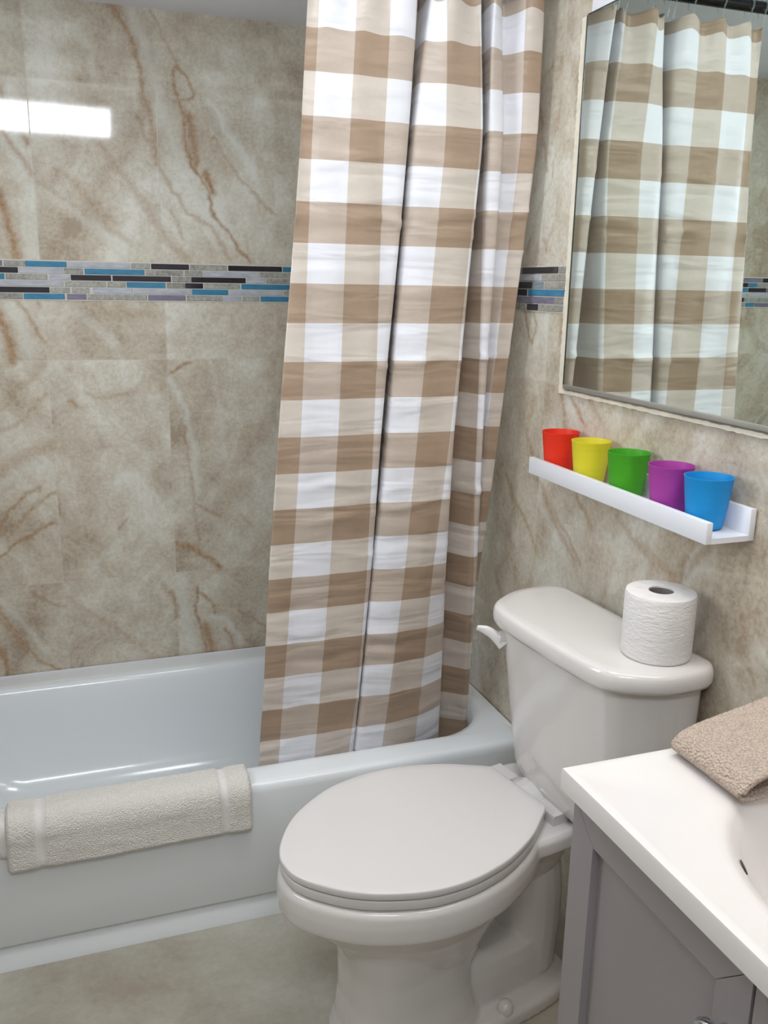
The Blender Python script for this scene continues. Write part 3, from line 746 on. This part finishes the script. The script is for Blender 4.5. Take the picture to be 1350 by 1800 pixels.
# lamp over the mirror and ceiling lamp, both out of the frame
vl = empty('vanity_light', (-.01, -1.75, 2.02))
MB().box(-.03, -.0, -.35, .35, -.04, .04, 0, .004).build('back_plate', M['chrome'], vl)
for k in range(3):
    y = -.25 + .25 * k
    g = MB().lathe([(.001, -.045), (.025, -.04), (.045, -.02), (.05, 0), (.04, .025), (.02, .04), (.018, .05)], (-.09, y, 0), 24).build('globe_shade', M['bulb_glow'], vl)
    MB().tube([(-.02, y, .0), (-.06, y, .045), (-.09, y, .045)], .008, 10).build('lamp_arm', M['chrome'], vl)
tag(vl, 'three-globe chrome lamp on the white wall above the mirror', 'wall lamp')
cl = empty('ceiling_light', (-.55, -1.42, CEIL))
MB().lathe([(.2, 0), (.2, -.012), (.19, -.02)], n=48).build('lamp_base', M['paint'], cl)
MB().lathe([(.18, -.02), (.17, -.028), (.1, -.034), (.002, -.036)], n=48).build('lamp_diffuser', M['lamp_glow'], cl)
tag(cl, 'round white ceiling lamp over the bathroom floor', 'ceiling lamp')

# ------------------------------------------------------------------ picture-ledge shelf and cups
sh = empty('wall_shelf', (0, -1.1475, 1.04))
SD, SL = .095, .2875
MB().box(-SD + .0108, -.0125, -SL, SL, 0, .009).build('shelf_board', M['shelf'], sh)
MB().box(-SD, -SD + .011, -SL, SL, 0, .035, 0, .0006).build('front_lip', M['shelf'], sh)
MB().box(-.013, -.002, -SL, SL, 0, .052, 0, .0006).build('back_rail', M['shelf'], sh)
tag(sh, 'white narrow picture-ledge shelf on the tiled wall, holding five cups', 'shelf')
cups = [('red', -.905, lin(250, 62, 34)), ('yellow', -1.023, lin(244, 234, 60)), ('green', -1.150, lin(84, 190, 40)), ('purple', -1.275, lin(196, 78, 186)), ('blue', -1.372, lin(34, 172, 240))]
where = ['at the curtain end of the shelf', 'second from the curtain end', 'in the middle of the shelf', 'between the green and the blue cup', 'at the open right end of the shelf']
for (cn, y, c), wh_ in zip(cups, where):
    prof = [(.001, 0), (.022, 0), (.0275, .002), (.0295, .008), (.0325, .03), (.0355, .055), (.0385, .083), (.0392, .0845), (.0392, .0855), (.0378, .0855), (.0372, .083), (.0342, .055), (.0312, .03), (.0275, .008), (.02, .004), (.001, .0038)]
    rr = []
    o = MB().lathe(prof, n=56).build('plastic_cup', cup_mat(cn + '_cup_plastic', c), sharp=60)
    o.location = (-.0487, y, 1.0494)
    tag(o, cn + ' translucent plastic cup ' + wh_, 'cup', 'coloured plastic cups on the white shelf')

# ------------------------------------------------------------------ toilet
TA = math.radians(5.5)
TO = Vector((-.024, -1.165, 0))
toilet = empty('toilet', TO, TA)
def outline(zc, depth, hw, sub=6, back=0.0, r=1.0):
    d = depth
    pts = [(0, 0), (0, hw * .5), (0, hw * .83), (-.03 * d, hw * .93), (-.13 * d, hw * .985), (-.3 * d, hw), (-.54 * d, hw * .975), (-.76 * d, hw * .875), (-.91 * d, hw * .76), (-.975 * d, hw * .6), (-d, hw * .3), (-d, 0)]
    pts = pts + [(x, -y) for x, y in reversed(pts[1:-1])]
    c = closed_catmull(pts, sub); return [(min(x, 0), y, zc) for x, y in c]
def shrink(ring, d, z):
    cx = sum(q[0] for q in ring) / len(ring); out = []
    for x, y, _ in ring:
        L = math.hypot(x - cx, y) + 1e-6; out.append((x - (x - cx) / L * d, y - y / L * d, z))
    return out
tk = [outline(.432, .130, .190), outline(.440, .141, .200), outline(.47, .148, .206), outline(.60, .168, .213), outline(.775, .190, .222)]
for r_ in tk:
    for i, q in enumerate(r_): r_[i] = (q[0] - .006, q[1], q[2])
MB().loft([shrink(tk[0], .02, .428)] + tk).build('tank', M['ceramic'], toilet, sharp=60)
L0 = outline(.781, .214, .241, 8)
MB().loft([shrink(L0, .010, .772), shrink(L0, .003, .7735), L0, [(x, y, .792) for x, y, _ in L0], shrink(L0, .0012, .8005), shrink(L0, .0045, .8065), shrink(L0, .010, .8092), shrink(L0, .03, .8105)]).build('tank_lid', M['ceramic'], toilet, sharp=70)
# flush lever
lv = MB()
lv.tube([(-.150, .150, .738), (-.192, .163, .740)], [.016, .014], 20)
lp = catmull([(-.186, .152, .726), (-.194, .162, .738), (-.202, .174, .747), (-.213, .184, .753), (-.227, .190, .757)], 5)
lv.tube(lp, list(np.interp(np.linspace(0, 1, len(lp)), [0, .25, .7, 1], [.013, .012, .010, .005])), 14, flat=.6)
lv.build('flush_lever', M['ceramic'], toilet)
# bowl: lofted egg rings in a frame turned a little further, with pedestal and trapway, fused by remeshing
SA = math.radians(12)
inv = (Matrix.Translation(TO) @ Matrix.Rotation(TA, 4, 'Z')).inverted()
SB = Vector((-.217, -1.109, 0))
def seatframe(f, l, z):                                          # f forward from the hinge, l to the left (world +Y)
    w_ = SB + Vector((-math.cos(SA), -math.sin(SA), 0)) * f + Vector((-math.sin(SA), math.cos(SA), 0)) * l
    w_.z = z; return tuple(inv @ w_)
half = [(.0, .0), (.0, .05), (.0, .078), (.004, .088), (.03, .108), (.085, .145), (.15, .173), (.2, .185), (.26, .190), (.33, .180), (.40, .149), (.45, .113), (.49, .066), (.509, .030), (.513, 0)]
def egg(z, sc=1.0, d=0.0, f0=0.0, wscale=1.0, cut=None):
    pts = half + [(f, -w) for f, w in reversed(half[1:-1])]
    c = closed_catmull(pts, 6) ; out = []
    # keep the hinge edge straight
    for f, w in c:
        f = max(f, 0); cf = .26
        L = math.hypot(f - cf, w) + 1e-6; k = 1 - d / L
        ff = cf + (f - cf) * k * sc + f0; ww = w * k * sc * wscale
        out.append(seatframe(ff, ww, z))
    return out
bw_ = MB()
bw_.loft([egg(.417, d=.006), egg(.415, d=.0), egg(.408, d=-.005), egg(.385, d=-.007), egg(.362, d=-.006), egg(.354, d=-.003), egg(.350, d=.006), egg(.345, d=.020), egg(.33, .92, .02, -.004), egg(.29, .84, .02, -.012), egg(.25, .72, .02, -.02), egg(.20, .60, .02, -.02), egg(.14, .52, .02, -.015)])
def sup(cf, rf, rl, z, e=2.6, n=48):
    out = []
    for j in range(n):
        a = 2 * math.pi * j / n; c, s = math.cos(a), math.sin(a)
        out.append(seatframe(cf + rf * math.copysign(abs(c) ** (2 / e), c), rl * math.copysign(abs(s) ** (2 / e), s), z))
    return out
bw_.loft([sup(.255, .150, .125, 0), sup(.255, .149, .124, .02), sup(.258, .137, .112, .06), sup(.262, .128, .103, .12), sup(.265, .126, .102, .19), sup(.265, .130, .110, .25), sup(.265, .14, .12, .29)])
# deck under the tank and the flank that runs back to it
bw_.loft([sup(-.02, .11, .125, .375, 4), sup(-.02, .12, .135, .385, 4), sup(-.02, .12, .135, .410, 4), sup(-.02, .112, .127, .419, 4)])
bw_.loft([sup(.04, .13, .085, .30, 3), sup(.03, .13, .105, .35, 3), sup(.02, .13, .12, .39, 3)])
# foot plinth and trapway
bw_.loft([sup(.12, .235, .118, 0, 4), sup(.12, .235, .118, .026, 4), sup(.12, .228, .110, .036, 4)])
bw_.loft([sup(.06, .15, .075, .02, 3.5), sup(.06, .15, .075, .10, 3.5), sup(.06, .14, .07, .13, 3.5), sup(.06, .12, .05, .148, 3)])
def ftube(pts, r, flat=1.0):
    bw_.tube([seatframe(*q) for q in catmull(pts, 4)], r, 20, flat=flat)
ftube([(.26, 0, .22), (.18, 0, .25), (.10, 0, .31), (.02, 0, .36), (-.06, 0, .38)], .075)
ftube([(-.01, 0, .34), (-.035, 0, .26), (-.04, 0, .16), (-.03, 0, .05)], .075)
bowl = bw_.build('bowl', M['ceramic'], toilet, sharp=None)
rm = bowl.modifiers.new('fuse', 'REMESH'); rm.mode = 'VOXEL'; rm.voxel_size = .0038; rm.use_smooth_shade = True
s2 = bowl.modifiers.new('soften', 'SMOOTH'); s2.iterations = 5; s2.factor = .5
# bolt cap
bc = MB().lathe([(.016, 0), (.0165, .008), (.013, .017), (.006, .021), (.001, .022)], n=24).build('bolt_cap', M['ceramic'], toilet); bc.location = seatframe(.085, -.1, .034)
bc = bc.copy(); COL.objects.link(bc); bc.location = seatframe(.085, .1, .034)
def slab(name, zs_, d0, extra=0.0, parent=toilet, m=M['seat']):
    z0, z1 = zs_; t = z1 - z0; b_ = min(.003, t * .3)
    r = [egg(z0, d=d0 + b_), egg(z0 + b_ * .3, d=d0 + b_ * .3), egg(z0 + b_, d=d0), egg(z1 - b_, d=d0), egg(z1 - b_ * .3, d=d0 + b_ * .3), egg(z1, d=d0 + b_), egg(z1 + .0006, d=d0 + .02)]
    return MB().loft(r).build(name, m, parent, sharp=60)
slab('seat', (.4195, .4375), .001)
slab('seat_lid', (.4405, .4555), -.001)
for s in (-1, 1):
    hg = MB(); bxp = [(-.005, s * .075 - .030), (-.005, s * .075 + .030), (-.042, s * .075 + .030), (-.042, s * .075 - .030)]
    bot = [seatframe(f, l, .419) for f, l in bxp]; mid = [seatframe(f, l, .436) for f, l in bxp]; tp_ = [seatframe(f * .96 - .001, l, .440) for f, l in bxp]
    hg.loft([bot, mid, tp_]); h = hg.build('hinge', M['seat'], toilet, smooth=False)
tag(toilet, 'white two-piece toilet with closed lid between the tub and the vanity', 'toilet')

# ------------------------------------------------------------------ toilet roll
tr = empty('toilet_roll', (-.081, -1.322, .8112))
RR, RH = .060, .115
pr = [(.0215, .0), (.057, .0), (RR - .001, .002), (RR, .006), (RR, RH - .006), (RR - .0015, RH - .001), (RR - .005, RH), (.0215, RH + .0005)]
mb = MB(); mb.lathe(pr, n=64, cap0=False, cap1=False); mb.lathe([(.0215, RH + .0005), (.0213, .0)], n=64, cap0=False, cap1=False)
mb.build('paper_roll', M['paper'], tr, sharp=50)
MB().lathe([(.0212, .0005), (.0212, RH - .002), (.0202, RH - .002), (.0202, .0005)], n=48, cap0=False, cap1=False).build('cardboard_core', M['card'], tr)
tag(tr, 'full roll of white toilet paper standing on the toilet tank lid', 'toilet paper')

# ------------------------------------------------------------------ towel folded over the tub rim
tw = empty('bath_towel', (-.95, -.75, .25))
rndw = np.random.RandomState(11)
def towel_layer(x0, x1, prof, th, nx=150, seedo=0.0, bands=True):
    """prof = (y, z) path from the rim inner edge over the rim and down the apron"""
    path = catmull(prof, 8); n = len(path); rings = []
    tang = np.gradient(path, axis=0); tang /= np.linalg.norm(tang, axis=1)[:, None] + 1e-9
    nor = np.stack([-tang[:, 1], tang[:, 0]], 1)
    if nor[-1, 0] > 0: nor = -nor
    v = []; f = []; mi = []
    xs = np.linspace(x0, x1, nx)
    nn = 2 * n
    for i, x in enumerate(xs):
        ex = min(x - x0, x1 - x); round_ = math.sqrt(max(0, 1 - max(0, 1 - ex / .010) ** 2)) if ex < .010 else 1
        round_ = max(round_, .25)
        t = (x - x0) / (x1 - x0)
        band = 0
        for bx in (x0 + .068, x1 - .062):
            band = max(band, math.exp(-((x - bx) / .009) ** 4)) if bands else 0
        for j in range(n):
            tt = th * round_ * (1 - .22 * band) + .0035 * (fbm(np.array([x * 14 + seedo]), np.array([j * .12]), 2)[0] - .5)
            if j < 4: tt *= (.45 + .14 * j)
            if j > n - 4: tt *= (.7 + .1 * (n - 1 - j))
            hang = .006 * (fbm(np.array([x * 6 + seedo]), np.array([3.3]), 4)[0] - .5) * 2 * (j / n) ** 4
            y = path[j, 0] + nor[j, 0] * tt; z = path[j, 1] + nor[j, 1] * tt + hang
            v.append((x + .95, y + .75, z - .25))
        for j in range(n - 1, -1, -1):
            hang = .006 * (fbm(np.array([x * 6 + seedo]), np.array([3.3]), 4)[0] - .5) * 2 * (j / n) ** 4
            y = path[j, 0] + nor[j, 0] * .0008; z = path[j, 1] + nor[j, 1] * .0008 + hang
            v.append((x + .95, y + .75, z - .25))
    for i in range(nx - 1):
        xm = (xs[i] + xs[i + 1]) / 2
        isb = bands and (abs(xm - (x0 + .068)) < .009 or abs(xm - (x1 - .062)) < .009)
        for j in range(nn):
            k = (j + 1) % nn; f.append((i * nn + j, (i + 1) * nn + j, (i + 1) * nn + k, i * nn + k)); mi.append(1 if isb else 0)
    f.append(tuple(range(nn))); mi.append(0); f.append(tuple((nx - 1) * nn + j for j in reversed(range(nn)))); mi.append(0)
    return v, f, mi
prof_out = [(-.700, .3435), (-.722, .3440), (-.744, .3438), (-.757, .339), (-.7635, .325), (-.764, .30), (-.7645, .27), (-.765, .243)]
v, f, mi = towel_layer(-1.198, -.690, prof_out, .024)
o = obj('outer_fold', v, f, [M['terry'], M['terry_band']], tw, matidx=mi)
prof_in = [(-.716, .3435), (-.744, .3438), (-.757, .339), (-.7635, .325), (-.764, .30), (-.7645, .275)]
v, f, mi = towel_layer(-1.213, -1.02, prof_in, .010, 60, 5.0, False)
obj('inner_fold', v, f, [M['terry_band']], tw)
tag(tw, 'off-white terry hand towel folded over the front rim of the bathtub', 'towel')

# ------------------------------------------------------------------ vanity cabinet and basin top
VY1, VY0, VX, CZ = -1.683, -2.293, -.482, .86
vc = empty('vanity_cabinet', (-.24, -1.99, 0))
FX = -.462
c_ = MB(); c_.box(FX + .019, -.002, VY1 - .020, VY1 - .004, .08, .828); c_.box(FX + .019, -.002, VY0 + .004, VY0 + .020, .08, .828); c_.box(FX + .019, -.002, VY0 + .02, VY1 - .02, .08, .096); c_.box(-.012, -.002, VY0 + .02, VY1 - .02, .096, .828); c_.box(FX + .019, FX + .034, VY0 + .02, VY1 - .02, .77, .828); c_.box(FX + .019, FX + .034, -2.015, -1.985, .096, .77); c_.box(FX + .06, -.002, VY0 + .02, VY1 - .02, 0, .08)
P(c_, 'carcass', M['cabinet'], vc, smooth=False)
def door(y0, y1, z0, z1, knob_y, name='door'):
    w_ = .046; d = MB(); t = .019
    # mitred frame members
    def member(a, b, c2, d2):
        top = [(FX, *q) for q in (a, b, c2, d2)]; bot = [(FX + t, *q) for q in (a, b, c2, d2)]
        d.add(top + bot, [(0, 1, 2, 3), (7, 6, 5, 4), (0, 4, 5, 1), (1, 5, 6, 2), (2, 6, 7, 3), (3, 7, 4, 0)])
    o = ((y0, z0), (y1, z0), (y1, z1), (y0, z1)); g = .0004
    i_ = ((y0 + w_, z0 + w_), (y1 - w_, z0 + w_), (y1 - w_, z1 - w_), (y0 + w_, z1 - w_))
    for k in range(4):
        a, b = o[k], o[(k + 1) % 4]; c2, d2 = i_[(k + 1) % 4], i_[k]
        # tiny gap at the mitre
        def sh_(p, q, am): L = math.hypot(q[0] - p[0], q[1] - p[1]); return (p[0] + (q[0] - p[0]) / L * am, p[1] + (q[1] - p[1]) / L * am)
        member(sh_(a, b, g), sh_(b, a, g), sh_(c2, d2, g), sh_(d2, c2, g))
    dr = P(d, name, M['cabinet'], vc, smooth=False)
    bv = dr.modifiers.new('ease', 'BEVEL'); bv.width = .0006; bv.segments = 2
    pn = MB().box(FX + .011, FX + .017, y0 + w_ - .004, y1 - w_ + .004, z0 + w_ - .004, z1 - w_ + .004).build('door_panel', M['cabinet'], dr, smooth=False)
    k = MB()
    prof = [(.006, 0), (.006, .012), (.010, .016), (.0155, .020), (.0165, .025), (.014, .030), (.008, .0325), (.001, .033)]
    k.lathe(prof, n=32)
    kb = k.build('knob', M['chrome'], dr); kb.rotation_euler = (0, math.radians(-90), 0); kb.location = (FX + .0, knob_y, .739)
door(-1.997, VY1 - .003, .10, .822, -1.974)
door(VY0 + .003, -2.001, .10, .822, -2.034)
tag(vc, 'grey-white vanity cabinet with recessed-panel doors and chrome knobs', 'cabinet')
# top with moulded bowl
bt = empty('basin_top', (-.24, -1.99, .83))
NXR = 96
BC = (-.232, -1.988); BRX, BRY = .190, .205
def ell(rx, ry, z, cx=BC[0], cy=BC[1]):
    return [(cx + rx * math.cos(2 * math.pi * j / NXR), cy + ry * math.sin(2 * math.pi * j / NXR), z) for j in range(NXR)]
def sqr(x0, x1, y0, y1, z):
    out = []
    for j in range(NXR):
        a = 2 * math.pi * j / NXR; dx, dy = math.cos(a), math.sin(a)
        tx = ((x1 if dx > 0 else x0) - BC[0]) / dx if abs(dx) > 1e-6 else 9; ty = ((y1 if dy > 0 else y0) - BC[1]) / dy if abs(dy) > 1e-6 else 9
        t = min(tx, ty); out.append((BC[0] + dx * t, BC[1] + dy * t, z))
    # snap nearest points to the exact corners
    for cx, cy in ((x0, y0), (x0, y1), (x1, y0), (x1, y1)):
        j = min(range(NXR), key=lambda q: (out[q][0] - cx) ** 2 + (out[q][1] - cy) ** 2); out[j] = (cx, cy, z)
    return out
y0_, y1_ = VY0 - .008, VY1
tp = MB()
tp.loft([sqr(VX + .004, -.003, y0_ + .002, y1_ - .002, .831), sqr(VX + .0005, -.002, y0_, y1_, .832), sqr(VX, -.002, y0_, y1_, .8565), sqr(VX + .001, -.002, y0_ + .001, y1_ - .001, .8595), sqr(VX + .006, -.003, y0_ + .006, y1_ - .006, .8608), sqr(VX + .013, -.004, y0_ + .013, y1_ - .013, .8602), sqr(VX + .017, -.005, y0_ + .017, y1_ - .017, .8592),
         ell(BRX + .014, BRY + .02, .8592), ell(BRX + .008, BRY + .008, .8588), ell(BRX, BRY, .8565), ell(BRX - .006, BRY - .006, .851), ell(BRX - .014, BRY - .014, .838), ell(BRX - .03, BRY - .03, .80), ell(BRX - .055, BRY - .055, .76), ell(BRX - .09, BRY - .09, .73), ell(.05, .06, .718), ell(.022, .022, .716)], cap0=False)
P(tp, 'countertop', M['cultured'], bt, sharp=50)
P(MB().lathe([(.001, .7172), (.018, .718), (.022, .7165)], (BC[0], BC[1], 0), 24), 'drain', M['chrome'], bt)
# overflow slot on the bowl's front-left slope
ov = MB().lathe([(.0, .0), (.010, .0), (.0105, -.001)], n=24).build('overflow_hole', M['dark'], bt)
tag(bt, 'glossy white one-piece basin top with oval bowl on the vanity', 'basin')
# ------------------------------------------------------------------ beige washcloth
wc = empty('washcloth', (-.22, -1.76, .86))
v = []; f = []
# closed path in (x, z): top layer from the right, over, round the fold, and back underneath
def cloth_path(t):
    h = [(-.035, .030), (-.10, .050), (-.17, .058), (-.235, .046), (-.29, .036), (-.325, .026), (-.339, .013), (-.330, .003), (-.305, .001), (-.26, .001), (-.20, .001), (-.12, .001), (-.05, .001)]
    return h
path = catmull([(x, z) for x, z in cloth_path(0)], 8)
tang = np.gradient(path, axis=0); tang /= np.linalg.norm(tang, axis=1)[:, None]; nor = np.stack([tang[:, 1], -tang[:, 0]], 1)
NP = len(path); NL = 40; th = .0055
ys = np.linspace(-1.697, -1.812, NL)
for i, y in enumerate(ys):
    s = i / (NL - 1)
    for side in (1, -1):
        rng_ = range(NP) if side == 1 else range(NP - 1, -1, -1)
        for j in rng_:
            x, z = path[j]
            lift = 1 + .10 * math.sin(s * 3) ; zz = z * lift
            bx = x + .006
            n_ = nor[j] * side * th / 2
            bmpz = .0012 * (fbm(np.array([x * 60]), np.array([y * 60]), 3)[0] - .5)
            yy = y - .012 * math.sin(min(1, j / NP) * math.pi) * s + (.0 if j < 48 else .006 * s)
            v.append((bx + n_[0] + .22, yy + 1.76 , max(zz + n_[1] + bmpz + .0022, .0012)))
nn = 2 * NP
for i in range(NL - 1):
    for j in range(nn):
        k = (j + 1) % nn; f.append((i * nn + j, i * nn + k, (i + 1) * nn + k, (i + 1) * nn + j))
for i0, rev in ((0, False), ((NL - 1) * nn, True)):
    for j in range(NP - 1):
        q = (i0 + j, i0 + j + 1, i0 + nn - 2 - j, i0 + nn - 1 - j); f.append(q if rev else tuple(reversed(q)))
o = obj('cloth_fold', v, f, M['popcorn'], wc)
tag(wc, 'folded beige popcorn-weave washcloth lying on the corner of the basin top', 'washcloth')
# overflow slot on the bowl wall
th_ = math.radians(151); ro = (BRX - .0105) * math.cos(th_), (BRY - .0105) * math.sin(th_)
nrm_ = Vector((-math.cos(th_) * .86, -math.sin(th_) * .86, .5))
ov.location = (BC[0] + ro[0] + .24 + nrm_.x * .001, BC[1] + ro[1] + 1.99 + nrm_.y * .001, .0155)
ov.rotation_mode = 'QUATERNION'; ov.rotation_quaternion = nrm_.to_track_quat('Z', 'Y'); ov.scale = (.75, .75, 1)
